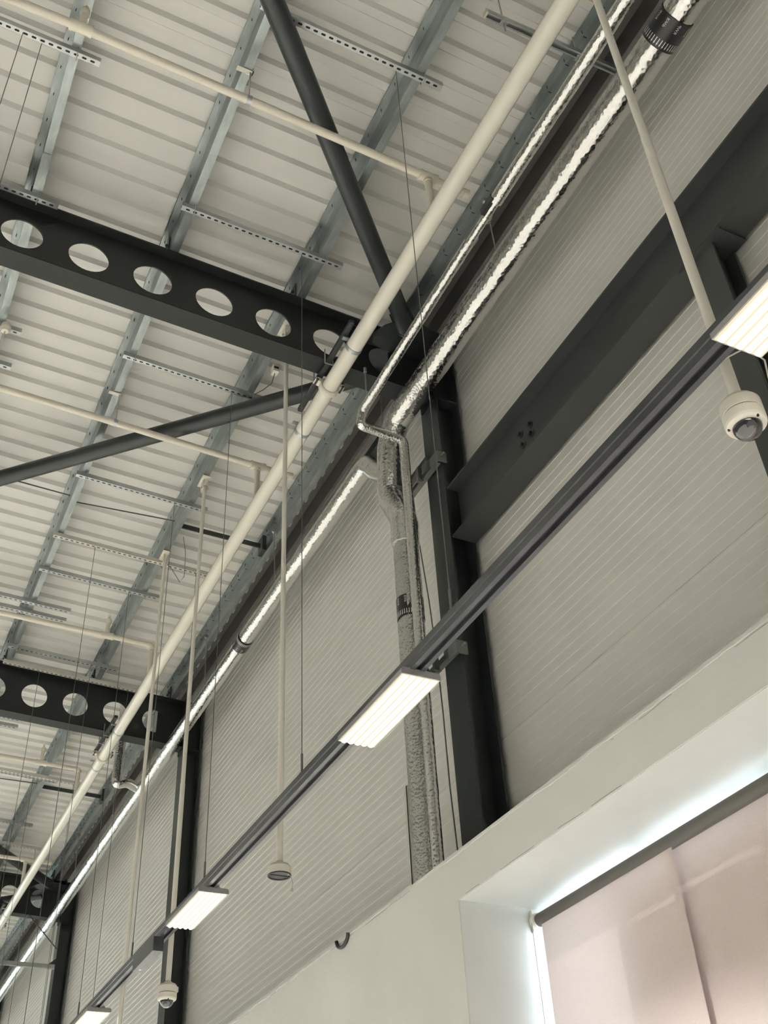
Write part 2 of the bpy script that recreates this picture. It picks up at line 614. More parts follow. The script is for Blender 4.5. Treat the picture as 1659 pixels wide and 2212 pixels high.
# roof bracing tubes, zig-zagging between rafters and the clad wall
def tube_brace(p0, p1, label):
    p0, p1 = Vector(p0), Vector(p1)
    d = (p1 - p0).normalized()
    t = thing('bracing_tube', label, 'brace', tuple((p0 + p1) / 2), 'roof bracing tubes')
    link_mesh('tube', MB().cyl(p0 + d * 0.12, p1 - d * 0.12, 0.068, 24), 'steel', t)
    for a, s in ((p0, 1), (p1, -1)):
        q = a + d * (0.12 * s)
        link_mesh('end_cap_plate', MB().cyl(q - d * 0.008, q + d * 0.008, 0.072, 20), 'steel', t)
        link_mesh('fin_plate', MB().obox(a + d * (0.3 * s), a - d * (0.04 * s), 0.16, 0.012), 'steel', t)
    return t
def bp(x, y, off=-0.135):
    return (x, y, zt(x, off))
tube_brace(bp(2.86, 4.78), bp(-2.72, -1.0), 'dark bracing tube running behind the branch pipe with the elbow near the slotted hanger')
tube_brace(bp(2.86, 5.08), bp(-2.72, 10.86), 'dark bracing tube crossing two purlins below the holed rafter')
tube_brace(bp(2.86, 16.78), bp(-2.72, 11.0), 'far dark bracing tube meeting the last holed rafter')
tube_brace(bp(2.86, 17.08), bp(-2.72, 22.86), 'dark bracing tube beyond the last visible rafter')
for y in (4.93, 16.93):
    t = thing('gusset_plates', 'dark gusset plates joining bracing tubes to the %s rafter' % ('near' if y < 6 else 'far'), 'plate', (2.8, y, zt(2.8, -0.15)))
    for s in (-1, 1):
        zz = zt(2.8, -0.135)
        pr = [(2.50, y + s * 0.006), (XF - 0.018, y + s * 0.006), (XF - 0.018, y + s * 0.30), (2.74, y + s * 0.36), (2.60, y + s * 0.22)]
        link_mesh('gusset', MB().prism(pr if s > 0 else pr[::-1], 'Z', zz - 0.016, zz - 0.004), 'steel', t)

# Z purlins
def z_profile(xw, w_top=0.055, w_bot=0.055, g=0.0):
    zb, ztp = zt(xw, 0.008) - g, zt(xw, 0.203) - g * 0.8
    return [(xw - w_top - g, ztp - 0.016), (xw - w_top - g, ztp), (xw - g, ztp), (xw - g, zb), (xw + w_bot + g, zb), (xw + w_bot + g, zb + 0.016)]
pur = [(-2.85, 'galvanised roof purlin out of sight beyond the first one'),
       (-1.89, 'galvanised roof purlin out of sight next to the first one'),
       (-0.93, 'galvanised roof purlin farthest from the clad wall'),
       (0.02, 'galvanised roof purlin above the sprinkler tee with the upright head'),
       (0.998, 'galvanised roof purlin holding the branch pipe clips'),
       (1.966, 'galvanised roof purlin that carries the white camera poles'),
       (2.857, 'galvanised eave purlin along the scalloped roof sheet ends')]
for x, lab in pur:
    t = thing('roof_purlin', lab, 'purlin', (x, (Y0 + Y1) / 2, zt(x, 0.0)), 'galvanised roof purlins')
    link_mesh('section', MB().prism(z_profile(x), 'Y', Y0, Y1, closed=False), 'galv', t)
    for y in COLS:
        if y > 24:
            continue
        link_mesh('sleeve', MB().prism(z_profile(x, g=0.004), 'Y', y - 0.46, y + 0.46, closed=False), 'galv', t)
        link_mesh('cleat', MB().box(x - 0.016, x - 0.006, y - 0.06, y + 0.06, zt(x, 0.0), zt(x, 0.16)).box(x - 0.09, x - 0.006, y - 0.06, y + 0.06, zt(x, 0.0), zt(x, 0.009)), 'steel', t)
        for dy in (-0.03, 0.03):
            link_mesh('cleat_bolt', MB().cyl((x - 0.034, y + dy, zt(x, 0.09)), (x - 0.016, y + dy, zt(x, 0.09)), 0.012, 6), 'steel', t)
    scr = MB()
    y = 0.0
    while y < 24:
        for dx, zz in ((-0.03, zt(x, 0.203)),):
            scr.cyl((x + dx, y + 0.15, zz - 0.028), (x + dx, y + 0.15, zz), 0.003, 5)
        if x > 2.5:
            scr.cyl((x - 0.006, y + 0.15, zt(x, 0.14)), (x - 0.03, y + 0.15, zt(x, 0.14)), 0.003, 5)
        y += 0.2
    link_mesh('screw_tips', scr, 'black', t, kind='stuff')

# sag rods between purlins
def sag(x0, y0, x1, y1, r, lab, off=0.1):
    solo('sag_rod', MB().cyl((x0, y0, zt(x0, off)), (x1, y1, zt(x1, off - 0.02)), r, 8), 'steel', lab, 'rod', 'purlin sag rods')
for yb in (7.93, 13.93):
    far = '' if yb < 10 else ' beyond the second rafter'
    sag(0.03, yb, 0.99, yb - 0.03, 0.006, 'thin dark sag rod between the two purlins farthest from the wall' + far)
    sag(1.01, yb + 0.07, 1.955, yb - 0.08, 0.006, 'thin dark sag rod between the two middle purlins' + far)
    t = thing('eave_strut', 'flat dark bar with an end plate bolted to the eave purlin' + far, 'bar', (2.4, yb - 0.1, zt(2.4, 0.05)))
    link_mesh('flat_bar', MB().obox((2.01, yb - 0.06, zt(2.0, 0.06)), (2.80, yb - 0.10, zt(2.8, 0.05)), 0.012, 0.05), 'steel', t)
    link_mesh('end_plate', MB().box(2.795, 2.835, yb - 0.16, yb - 0.04, zt(2.8, -0.03), zt(2.8, 0.14)), 'steel', t)

# wall rail and wind post of the near bay
t = thing('wall_rail', 'deep dark H-section rail across the near wall bay with four bolts', 'beam', (3.14, 2.0, 4.315))
r_ = MB()
r_.box(3.05, 3.23, COLS[0] + 0.12, 4.93 - 0.117, 4.315, 4.329)
r_.box(3.05, 3.23, COLS[0] + 0.12, 4.93 - 0.117, 4.730, 4.744)
r_.box(3.135, 3.146, COLS[0] + 0.12, 4.93 - 0.117, 4.329, 4.730)
link_mesh('section', r_, 'steel2', t)
for y, z in ((3.91, 4.573), (4.02, 4.583), (3.912, 4.501), (4.014, 4.492)):
    b = link_mesh('bolt', MB().cyl((3.108, y, z), (3.136, y, z), 0.017, 6), 'steel', t)
    link_mesh('washer', MB().cyl((3.130, y, z), (3.1355, y, z), 0.026, 16), 'steel', b)
t = thing('wind_post', 'dark steel post under the near wall rail behind the complete dome camera', 'column', (3.15, 2.275, WT))
link_mesh('shaft', h_section(MB(), (2.275, WT, 4.30), 0.15, 3.08, 3.23), 'steel2', t)
link_mesh('cap_plate', MB().box(3.06, 3.235, 2.12, 2.43, 4.298, 4.315), 'steel2', t)

# eave rail in the second bay
solo('eave_rail', MB().box(3.14, 3.22, 5.08, 10.78, 6.15, 6.23), 'steel', 'dark rail under the eave behind the long foil pipe', 'rail')

# cross rail at the far column and thin tension rods
t = thing('cross_rail', 'thin cross rail fixed to the far column', 'rail', (1.0, 16.82, 4.92))
link_mesh('rail', MB().box(-1.0, 3.03, 16.79, 16.83, 4.92, 4.98), 'zinc', t)
link_mesh('end_bracket', MB().prism([(2.94, 4.98), (3.036, 4.98), (3.036, 5.06)], 'Y', 16.78, 16.83), 'steel', t)
for p0, p1, lab in (((2.55, 16.80, 5.66), (3.03, 16.80, 5.2), 'thin dark tension rod from the far rafter to its column'),
                    ((2.55, 16.82, 5.66), (2.0, 22.8, 5.0), 'thin dark tension rod running on past the far rafter')):
    solo('tension_rod', MB().cyl(p0, p1, 0.008, 8), 'steel', lab, 'rod')

# ------------------------------------------------------------------ slotted channels
def channel_tree(name, length, m, label, group, slot=0.05, w=0.041, hh=0.041):
    """channel along X from x=0, slots in the underside; local z=0 is the top"""
    t = thing(name, label, 'channel', (0, 0, 0), group)
    mb = MB()
    L2 = length
    mb.box(0, L2, -w / 2, -w / 2 + 0.003, -hh, 0, SL)
    mb.box(0, L2, w / 2 - 0.003, w / 2, -hh, 0, SL)
    mb.box(0, L2, -w / 2, w / 2, -0.003, 0, SL)
    n = int(L2 / slot)
    e = (L2 - n * slot) / 2
    def q(x, y):
        return (x, y, -hh - SL * x)
    def face(pts):
        mb.add([q(*p) for p in pts], [tuple(range(len(pts)))])
    face([(0, -w / 2), (e, -w / 2), (e, w / 2), (0, w / 2)])
    face([(L2 - e, -w / 2), (L2, -w / 2), (L2, w / 2), (L2 - e, w / 2)])
    a, b = 0.014, 0.0068
    for i in range(n):
        x0 = e + i * slot
        x1 = x0 + slot
        c = (x0 + x1) / 2
        hole = [(c - a, -b * .45), (c - a * .7, -b), (c + a * .7, -b), (c + a, -b * .45), (c + a, b * .45), (c + a * .7, b), (c - a * .7, b), (c - a, b * .45)]
        face([(x0, -w / 2), (x1, -w / 2), hole[2], hole[1]])
        face([(x1, -w / 2), (x1, w / 2), hole[5], hole[4], hole[3], hole[2]])
        face([(x1, w / 2), (x0, w / 2), hole[6], hole[5]])
        face([(x0, w / 2), (x0, -w / 2), hole[1], hole[0], hole[7], hole[6]])
    link_mesh('slotted_section', mb, m, t)
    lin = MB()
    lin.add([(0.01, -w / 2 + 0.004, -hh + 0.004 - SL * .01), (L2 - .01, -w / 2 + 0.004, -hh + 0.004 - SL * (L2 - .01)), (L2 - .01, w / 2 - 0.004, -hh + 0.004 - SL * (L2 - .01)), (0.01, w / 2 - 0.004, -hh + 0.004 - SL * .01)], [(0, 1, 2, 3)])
    link_mesh('shadowed_core', lin, 'hole', t)  # black sheet behind the slots, the channel's inner shade put into colour
    return t

def hook_clamp(t, x, y):
    zz = zt(x, 0.006)
    mb = MB()
    mb.cyl((x, y - 0.028, zz - 0.055), (x, y + 0.028, zz - 0.055), 0.004, 8)
    mb.cyl((x, y - 0.028, zz - 0.055), (x, y - 0.028, zz + 0.02), 0.004, 8)
    mb.cyl((x, y + 0.028, zz - 0.055), (x, y + 0.028, zz + 0.02), 0.004, 8)
    mb.box(x - 0.03, x + 0.008, y - 0.034, y + 0.034, zz + 0.018, zz + 0.026)
    link_mesh('clamp', mb, 'zinc', t)

CH = thing
base_ch = channel_tree('slotted_channel', 1.19, 'zinc', 'galvanised slotted channel clamped under the two middle purlins', 'slotted channels under the purlins')
spots = [2.945, 4.46, 5.945, 7.47, 8.975, 10.485, 13.49, 14.985, 18.0]
first = True
for y in spots:
    if first:
        t = base_ch
        first = False
    else:
        t = base_ch.copy()
        C.objects.link(t)
        for ch in base_ch.children:
            if ch.name.startswith('clamp'):
                continue
            copy_tree(ch, t)
    t.location = (0.955, y, zt(0.955, 0.008))
    t['label'] = {2.945: 'slotted channel partly behind the bracing tube that passes over the near branch pipe', 4.46: 'slotted channel just before the near holed rafter', 5.945: 'slotted channel ending at the bracing tube behind the near rafter', 7.47: 'slotted channel ending at the pole with the white dome camera', 8.975: 'grey slotted channel just beyond the white one with the looped cable', 10.485: 'slotted channel just before the second holed rafter'}.get(y, 'galvanised slotted channel beyond the second holed rafter')
for t in [o for o in C.objects if o.name.startswith('slotted_channel') and o.parent is None]:
    hook_clamp(t, 2.015, t.location.y)
    hook_clamp(t, 1.045, t.location.y)
LEFT = 'galvanised slotted channel reaching in past the first purlin'
for k, y in enumerate((3.70, 4.82, 6.06, 6.45)):
    t = base_ch.copy()
    C.objects.link(t)
    for ch in base_ch.children:
        if not ch.name.startswith('clamp'):
            copy_tree(ch, t)
    t['label'] = {0: 'galvanised slotted channel under the first purlin beside the sprinkler tee', 1: 'galvanised slotted channel lying against the top of the near holed rafter', 2: 'galvanised slotted channel with the small white detector under it', 3: 'short visible end of slotted channel beside the one with the detector'}[k]
    t.location = (0.20 - 1.19, y, zt(-0.99, 0.008))
    hook_clamp(t, 0.06, y)
for k, y in enumerate((9.585, 9.775, 12.05, 12.245)):
    t = base_ch.copy()
    C.objects.link(t)
    for ch in base_ch.children:
        if not ch.name.startswith('clamp'):
            copy_tree(ch, t)
    t['label'] = {0: 'galvanised slotted channel ending just before the third branch pipe', 1: 'galvanised slotted channel lying directly over the third branch pipe', 2: 'first slotted channel behind the second holed rafter', 3: 'second slotted channel behind the second holed rafter'}[k]
    t.location = (1.40 - 1.19, y, zt(0.21, 0.008))
    hook_clamp(t, 1.045, y)
base_w = channel_tree('white_slotted_channel', 1.50, 'white_ch', 'white painted slotted channel under the purlins carrying two wires', 'white slotted channels')
for k, y in enumerate((8.40, 10.83, 13.44, 15.75)):
    t = base_w if k == 0 else copy_tree(base_w)
    t.location = (0.965, y, zt(0.965, 0.008))
    t['label'] = ['white slotted channel with two thin wires hanging between poles', 'white slotted channel with two wires along the second holed rafter', 'white slotted channel beyond the second holed rafter', 'white slotted channel farthest down the hall'][k]

# hung strut at the top of the near bay
t = thing('hung_strut', 'galvanised strut hung on threaded rods below the eave near the black tape', 'channel', (2.6, 2.40, 6.2))
st = MB()
ya, yb = 2.418, 2.376
st.obox((2.16, 2.418, 6.245), (3.14, 2.38, 6.205), 0.041, 0.004)
st.obox((2.16, 2.418 + 0.019, 6.225), (3.14, 2.38 + 0.019, 6.185), 0.003, 0.041)
st.obox((2.16, 2.418 - 0.019, 6.225), (3.14, 2.38 - 0.019, 6.185), 0.003, 0.041)
for s in (-1, 1):
    st.obox((2.16, 2.418 + s * 0.015, 6.206), (3.14, 2.38 + s * 0.015, 6.166), 0.009, 0.003)
link_mesh('section', st, 'zinc', t)
link_mesh('end_cap', MB().box(2.150, 2.162, 2.396, 2.440, 6.204, 6.248), 'camwhite', t)
for x in (2.27, 2.80):
    link_mesh('threaded_rod', MB().cyl((x, 2.41, 6.10), (x, 2.41, zt(x, 0.24)), 0.005, 8), 'rod', t)
    link_mesh('square_washer', MB().box(x - 0.022, x + 0.022, 2.388, 2.432, 6.185, 6.19), 'zinc', t)

# ------------------------------------------------------------------ sprinkler main
def pmx(y):
    return 2.289 - 0.0046 * y
PZ = 5.566
main = thing('sprinkler_main', 'thick glossy cream sprinkler pipe slung under the rafters', 'pipe', (pmx(5), 5.0, PZ))
link_mesh('pipe', MB().sweep([(pmx(y), y, PZ) for y in (Y0 + 0.1, 5, 15, Y1 - 0.1)], 0.0575, 32), 'cream', main)
def band(y, r, w, m, name, parent):
    link_mesh(name, MB().sweep([(pmx(y - w / 2), y - w / 2, PZ), (pmx(y + w / 2), y + w / 2, PZ)], r, 32), m, parent)
for yb in (4.93, 10.93, 16.93):
    which = {4.93: 'near', 10.93: 'second', 16.93: 'far'}[yb]
    d = yb - 4.93
    t = thing('pipe_cradle', 'dark strut with two strap bands holding the cream main under the %s rafter' % which, 'bracket', (2.2, yb, 5.66))
    x0 = pmx(yb) - 0.072
    sb = MB()
    sb.box(x0 - 0.018, x0 + 0.018, yb - 0.50, yb + 0.44, 5.637, 5.668)
    link_mesh('strut', sb, 'steel', t)
    for yy in (yb - 0.36, yb + 0.585 - 0.03):
        band(yy, 0.0605, 0.03, 'zinc', 'strap', t)
        link_mesh('strap_tail', MB().box(x0 - 0.01, pmx(yy) - 0.03, yy - 0.015, yy + 0.015, 5.622, 5.630), 'zinc', t)
    for yy in (yb - 0.10, yb + 0.10):
        ub = MB()
        ub.cyl((x0 - 0.03, yy, 5.62), (x0 - 0.03, yy, 5.76), 0.005, 8)
        ub.cyl((x0 + 0.03, yy, 5.62), (x0 + 0.03, yy, 5.70), 0.005, 8)
        ub.cyl((x0 - 0.03, yy, 5.622), (x0 + 0.03, yy, 5.622), 0.005, 8)
        link_mesh('hook_bolt', ub, 'zinc', t)
    yc = yb + (0.07 if yb < 6 else 0.30)
    c = thing('grooved_coupling', 'cream bolted coupling on the main pipe at the %s rafter' % which, 'coupling', (pmx(yc), yc, PZ - 0.09))
    link_mesh('ring', MB().sweep([(pmx(yc), yc - 0.026, PZ), (pmx(yc), yc - 0.018, PZ), (pmx(yc), yc + 0.018, PZ), (pmx(yc), yc + 0.026, PZ)], [0.066, 0.074, 0.074, 0.066], 32), 'cream2', c)
    for s in (-1, 1):
        ear = link_mesh('ear', MB().obox((pmx(yc) + s * 0.066, yc, PZ + 0.03), (pmx(yc) + s * 0.108, yc, PZ + 0.045), 0.05, 0.034), 'cream2', c)
        for dz in (-0.016, 0.018):
            link_mesh('bolt', MB().cyl((pmx(yc) + s * 0.098, yc - 0.034, PZ + 0.04 + dz), (pmx(yc) + s * 0.098, yc + 0.034, PZ + 0.04 + dz), 0.008, 8), 'black', ear)

# ------------------------------------------------------------------ sprinkler branches
BZ = 6.0
def tee(t, x, y, axis_x=True):
    mb = MB()
    mb.cyl((x - 0.055, y, BZ), (x + 0.055, y, BZ), 0.034, 18)
    for s in (-1, 1):
        mb.cyl((x + s * 0.055 - 0.009, y, BZ), (x + s * 0.055 + 0.009, y, BZ), 0.037, 18)
    return link_mesh('tee', mb, 'cream2', t)
def head(t, x, y):
    tp = tee(t, x, y)
    mb = MB()
    mb.cyl((x, y, BZ), (x, y, BZ + 0.15), 0.022, 14)
    mb.sweep([(x, y, BZ + 0.14), (x, y, BZ + 0.155), (x, y, BZ + 0.19), (x, y, BZ + 0.205)], [0.022, 0.029, 0.029, 0.015], 14)
    link_mesh('riser', mb, 'cream2', t)
    hb = MB()
    hb.cyl((x, y, BZ + 0.20), (x, y, BZ + 0.225), 0.012, 10)
    for s in (-1, 1):
        hb.sweep([(x + s * 0.008, y, BZ + 0.222), (x + s * 0.014, y, BZ + 0.235), (x, y, BZ + 0.255)], 0.0025, 6)
    hb.cyl((x, y, BZ + 0.255), (x, y, BZ + 0.258), 0.016, 12)
    link_mesh('sprinkler_head', hb, 'camwhite', t)
def branch(ya, yb, end, heads, lab):
    """ya at x=0, yb at x=2.27"""
    Y = lambda x: ya + (yb - ya) * x / 2.27
    t = thing('sprinkler_branch', lab, 'pipe', (1.0, Y(1.0), BZ))
    xm = pmx(yb)
    xe = 2.57 if end == 'cap' else xm
    link_mesh('pipe', MB().cyl((XL + 0.3, Y(XL + 0.3) if False else Y(0), BZ), (0, Y(0), BZ), 0.0265, 18).cyl((0, Y(0), BZ), (xe, Y(xe), BZ), 0.0265, 18), 'cream2', t)
    drop = MB()
    if end == 'cap':
        tee(t, xm, Y(xm))
        link_mesh('end_cap', MB().cyl((xe - 0.035, Y(xe), BZ), (xe + 0.004, Y(xe), BZ), 0.033, 18), 'cream2', t)
        drop.cyl((xm, Y(xm), BZ - 0.03), (xm, Y(xm), BZ - 0.055), 0.030, 16)
    else:
        pts = []
        for k in range(7):
            a = math.pi / 2 * k / 6
            pts.append((xm - 0.05 + 0.05 * math.sin(a), Y(xm), BZ - 0.05 + 0.05 * math.cos(a)))
        link_mesh('elbow', MB().sweep(pts, 0.033, 18), 'cream2', t)
    drop.cyl((xm, Y(xm), BZ), (xm, Y(xm), PZ), 0.024, 16)
    link_mesh('drop_pipe', drop, 'cream2', t)
    for x in heads:
        head(t, x, Y(x))
    # clip hanging from the purlin
    return t, Y
names = ['cream branch pipe with the capped end past the main, near the bracing tube top', 'cream branch pipe crossing under the bracing tube and capped past the main', 'cream branch pipe with an upright sprinkler head turning down behind two poles', 'cream branch pipe turning down to the main beyond the second rafter', 'cream branch pipe capped beside the far bracing tube']
bl = [branch(3.345, 3.413, 'cap', (0.041,), names[0]), branch(6.352, 6.455, 'cap', (), names[1]), branch(9.40, 9.475, 'elbow', (1.775, -1.7), names[2]), branch(12.42, 12.53, 'elbow', (1.772,), names[3]), branch(15.5, 15.6, 'cap', (), names[4])]
for (t, Y), lab in zip(bl[:2], ('pipe hanger on the middle purlin above the near branch pipe', 'pipe hanger on the middle purlin above the second branch pipe')):
    x = 1.035
    y = Y(x)
    zz = zt(x, 0.008)
    h = thing('pipe_hanger', lab, 'hanger', (x, y, BZ))
    link_mesh('beam_clamp', MB().box(x - 0.075, x + 0.03, y - 0.016, y + 0.016, zz - 0.008, zz - 0.001).box(x + 0.022, x + 0.03, y - 0.016, y + 0.016, zz - 0.008, zz + 0.03), 'camwhite', h)
    link_mesh('rod', MB().cyl((x + 0.012, y, zz), (x + 0.012, y, BZ + 0.02), 0.005, 8), 'rod', h)
    link_mesh('ring', MB().cyl((x - 0.003, y, BZ), (x + 0.027, y, BZ), 0.030, 20), 'zinc', h)

# ------------------------------------------------------------------ foil covered pipes
def densify(pts, step):
    out = []
    for a, b in zip(pts[:-1], pts[1:]):
        a, b = Vector(a), Vector(b)
        n = max(1, int((b - a).length / step))
        out += [a + (b - a) * (i / n) for i in range(n)]
    out.append(Vector(pts[-1]))
    return out
def fillet(pts, r, seg=6):
    P = [Vector(p) for p in pts]
    out = [P[0]]
    for a, b, c in zip(P[:-2], P[1:-1], P[2:]):
        d1 = (a - b).normalized()
        d2 = (c - b).normalized()
        rr = min(r, (a - b).length * 0.45, (c - b).length * 0.45)
        p1, p2 = b + d1 * rr, b + d2 * rr
        for k in range(seg + 1):
            u = k / seg
            out.append(p1 * (1 - u) ** 2 + b * 2 * u * (1 - u) + p2 * u * u)
    out.append(P[-1])
    return out
def foil_tube(path, r, n=22, step=0.025, wob=0.035, seed=0.0, seam=0.95):
    pts = densify(path, step)
    rad = []
    dist = 0.0
    for i, p in enumerate(pts):
        if i:
            dist += (pts[i] - pts[i - 1]).length
        ring = []
        ph = (dist % seam)
        bulge = 0.02 * math.exp(-((ph - seam / 2) / 0.03) ** 2) - 0.03 * math.exp(-((ph - seam / 2 - 0.07) / 0.025) ** 2)
        for k in range(n):
            a = 2 * math.pi * k / n
            q = Vector((math.cos(a) * 1.3 + seed, math.sin(a) * 1.3, dist * 5.0))
            q2 = Vector((math.cos(a) * 3.5 + seed, math.sin(a) * 3.5 + 9, dist * 16.0))
            ring.append(r * (1 + wob * noise.noise(q) + wob * 0.35 * noise.noise(q2) + bulge))
        rad.append(ring)
    return MB().sweep(pts, rad, n)

FX, FZ = 2.85, 5.545
near = thing('foil_drain_pipe', 'large crinkled foil pipe running above the near wall rail and turning down beside the column', 'pipe', (FX, 3.0, FZ))
path = fillet([(FX, Y0 + 0.2, FZ), (FX, 5.08, FZ), (FX, 5.222, 5.38), (FX, 5.258, 4.93), (FX + 0.005, 5.088, 4.60), (FX + 0.008, 5.105, 4.40)], 0.07)
link_mesh('foil_jacket', foil_tube(path, 0.096, 24, 0.025, 0.03, 1.0), 'foil', near)
link_mesh('lower_jacket', foil_tube([(FX + 0.006, 5.095, 4.57), (FX + 0.012, 5.11, 4.2), (FX + 0.015, 5.13, WT)], 0.087, 24, 0.025, 0.04, 4.0, 0.55), 'foil_c', near)
far = thing('foil_branch_pipe', 'long slimmer foil pipe running down the hall below the eave from the upright pipe', 'pipe', (FX, 12.0, FZ))
path = fillet([(FX, 5.245, 5.17), (FX, 5.42, 5.29), (FX, 5.60, 5.535), (FX, 5.72, 5.545), (FX, 11.0, FZ), (FX - 0.01, 11.6, FZ - 0.03), (FX - 0.02, 24.0, FZ - 0.1), (FX - 0.02, 34.0, FZ - 0.1)], 0.12)
link_mesh('foil_jacket', foil_tube(path, 0.073, 20, 0.035, 0.04, 7.0, 0.62), 'foil', far)
off = thing('foil_offset_pipe', 'bent foil pipe dropping from the roof and joining the long foil pipe', 'pipe', (2.6, 11.6, 5.4))
path = fillet([(2.50, 11.60, zt(2.5, 0.2)), (2.50, 11.60, 5.44), (2.62, 11.62, 5.50), (2.86, 11.85, 5.535)], 0.06)
link_mesh('foil_jacket', foil_tube(path, 0.056, 18, 0.03, 0.03, 11.0, 0.5), 'foil', off)

small = thing('slim_foil_pipe', 'thin foil pipe beside the large one jogging across and down the column', 'pipe', (2.45, 3.0, 5.3))
SX, SZ = 2.462, 5.335
path = fillet([(SX, 3.33, SZ + 0.005), (SX, 4.86, SZ - 0.03), (2.462, 4.915, SZ - 0.135), (2.795, 4.925, SZ - 0.145), (2.80, 4.92, SZ - 0.2), (2.80, 4.905, WT)], 0.03)
link_mesh('lower_jacket', foil_tube(path, 0.034, 16, 0.02, 0.05, 15.0, 0.4), 'foil_s', small)
link_mesh('upper_jacket', foil_tube([(SX, Y0 + 0.2, SZ + 0.03), (SX, 3.02, SZ + 0.008)], 0.042, 16, 0.022, 0.06, 19.0, 0.7), 'foil_s', small)
link_mesh('coupling', MB().cyl((SX, 3.0, SZ), (SX, 3.36, SZ), 0.026, 14), 'foil_s', small)
link_mesh('coupling_clip', MB().box(SX - 0.045, SX - 0.02, 3.0, 3.12, SZ - 0.02, SZ + 0.03), 'black', small)

# marker tape with lettering and flow arrows
def text_tris(body, size):
    cu = bpy.data.curves.new('marker_text', 'FONT')
    cu.body = body
    cu.size = size
    cu.align_x = 'CENTER'
    cu.align_y = 'CENTER'
    ob = bpy.data.objects.new('marker_text', cu)
    C.objects.link(ob)
    bpy.context.view_layer.update()
    me = ob.evaluated_get(bpy.context.evaluated_depsgraph_get()).to_mesh()
    vs = [tuple(v.co) for v in me.vertices]
    fs = [tuple(p.vertices) for p in me.polygons]
    ob.evaluated_get(bpy.context.evaluated_depsgraph_get()).to_mesh_clear()
    bpy.data.objects.remove(ob, do_unlink=True)
    bpy.data.curves.remove(cu)
    return vs, fs
TXT = text_tris('RWP', 0.024)
def tape(c, axis, w, r, label):
    """axis points the way the arrows flow; c is the middle of the tape"""
    c, ax = Vector(c), Vector(axis).normalized()
    u = ax.cross(Vector((1, 0.1, 0.2))).normalized()
    v = ax.cross(u)
    def P(s, ang, rr):
        return c + ax * s + (u * math.cos(ang) + v * math.sin(ang)) * rr
    t = thing('marker_tape', label, 'tape', tuple(c), 'black pipe marker tapes')
    mb = MB()
    mb.sweep([c - ax * w / 2, c + ax * w / 2], r, 36, caps=False)
    link_mesh('band', mb, 'tape', t)
    ar = MB()
    n = 36
    for k in range(n):
        a = 2 * math.pi * k / n
        h = 0.0022 / r
        s0, s1, s2 = w * 0.20, w * 0.36, w * 0.44
        ar.add([P(s0, a - h, r + .001), P(s1, a - h, r + .001), P(s1, a + h, r + .001), P(s0, a + h, r + .001)], [(0, 1, 2, 3)])
        ar.add([P(s1, a - h * 2.1, r + .001), P(s2, a, r + .001), P(s1, a + h * 2.1, r + .001)], [(0, 1, 2)])
    link_mesh('flow_arrows', ar, 'print', t)
    tx = MB()
    for k in range(9):
        a0 = 2 * math.pi * (k + 0.3) / 9
        flip = 1 if k % 2 else -1
        vs_, fs_ = TXT
        tx.add([P(-w * 0.27 + flip * x, a0 + flip * y / r, r + .001) for x, y, z in vs_], fs_)
    link_mesh('lettering', tx, 'print', t)
    return t
tape((FX, 1.82, FZ), (0, 1, 0), 0.17, 0.101, 'black marker tape on the large foil pipe near the hung strut')
tape((FX, 8.385, FZ), (0, -1, 0), 0.17, 0.078, 'black marker tape around the long slimmer foil pipe')
tape((FX + 0.013, 5.115, 3.875), (0, 0, -1), 0.16, 0.090, 'black marker tape around the upright foil pipe')

# rods hanging the foil pipes from the eave purlin
for y, x, z0 in ((3.58, FX, FZ + 0.05), (7.56, FX, FZ + 0.04), (9.54, FX, FZ + 0.04), (13.2, FX, FZ + 0.03), (15.2, FX, FZ), (17.2, FX, FZ), (19.2, FX, FZ)):
    t = thing('pipe_rod', 'thin threaded rod from the eave purlin to the foil pipe', 'rod', (x, y, z0), 'rods holding the foil pipes')
    link_mesh('rod', MB().cyl((x - 0.02, y, zt(x, 0.06)), (x, y, z0), 0.005, 8), 'rod', t)
    link_mesh('eye_clamp', MB().cyl((x - 0.02, y - 0.012, zt(x, 0.05)), (x - 0.02, y + 0.012, zt(x, 0.05)), 0.022, 12), 'rod', t)
for y, lab in ((4.80, 'short rod with a nut from the near rafter to the thin foil pipe'), (5.22, 'short rod from the eave purlin by the jog of the thin foil pipe')):
    xx = SX + (0.0 if y < 5 else 0.34)
    zz = 5.65 if y < 5 else zt(2.8, 0.05)
    solo('short_rod', MB().cyl((xx, y, SZ if y < 5 else 4.85), (xx, y, zz), 0.005, 8).cyl((xx, y, zz - 0.03), (xx, y, zz + 0.01), 0.013, 6), 'rod', lab, 'rod')

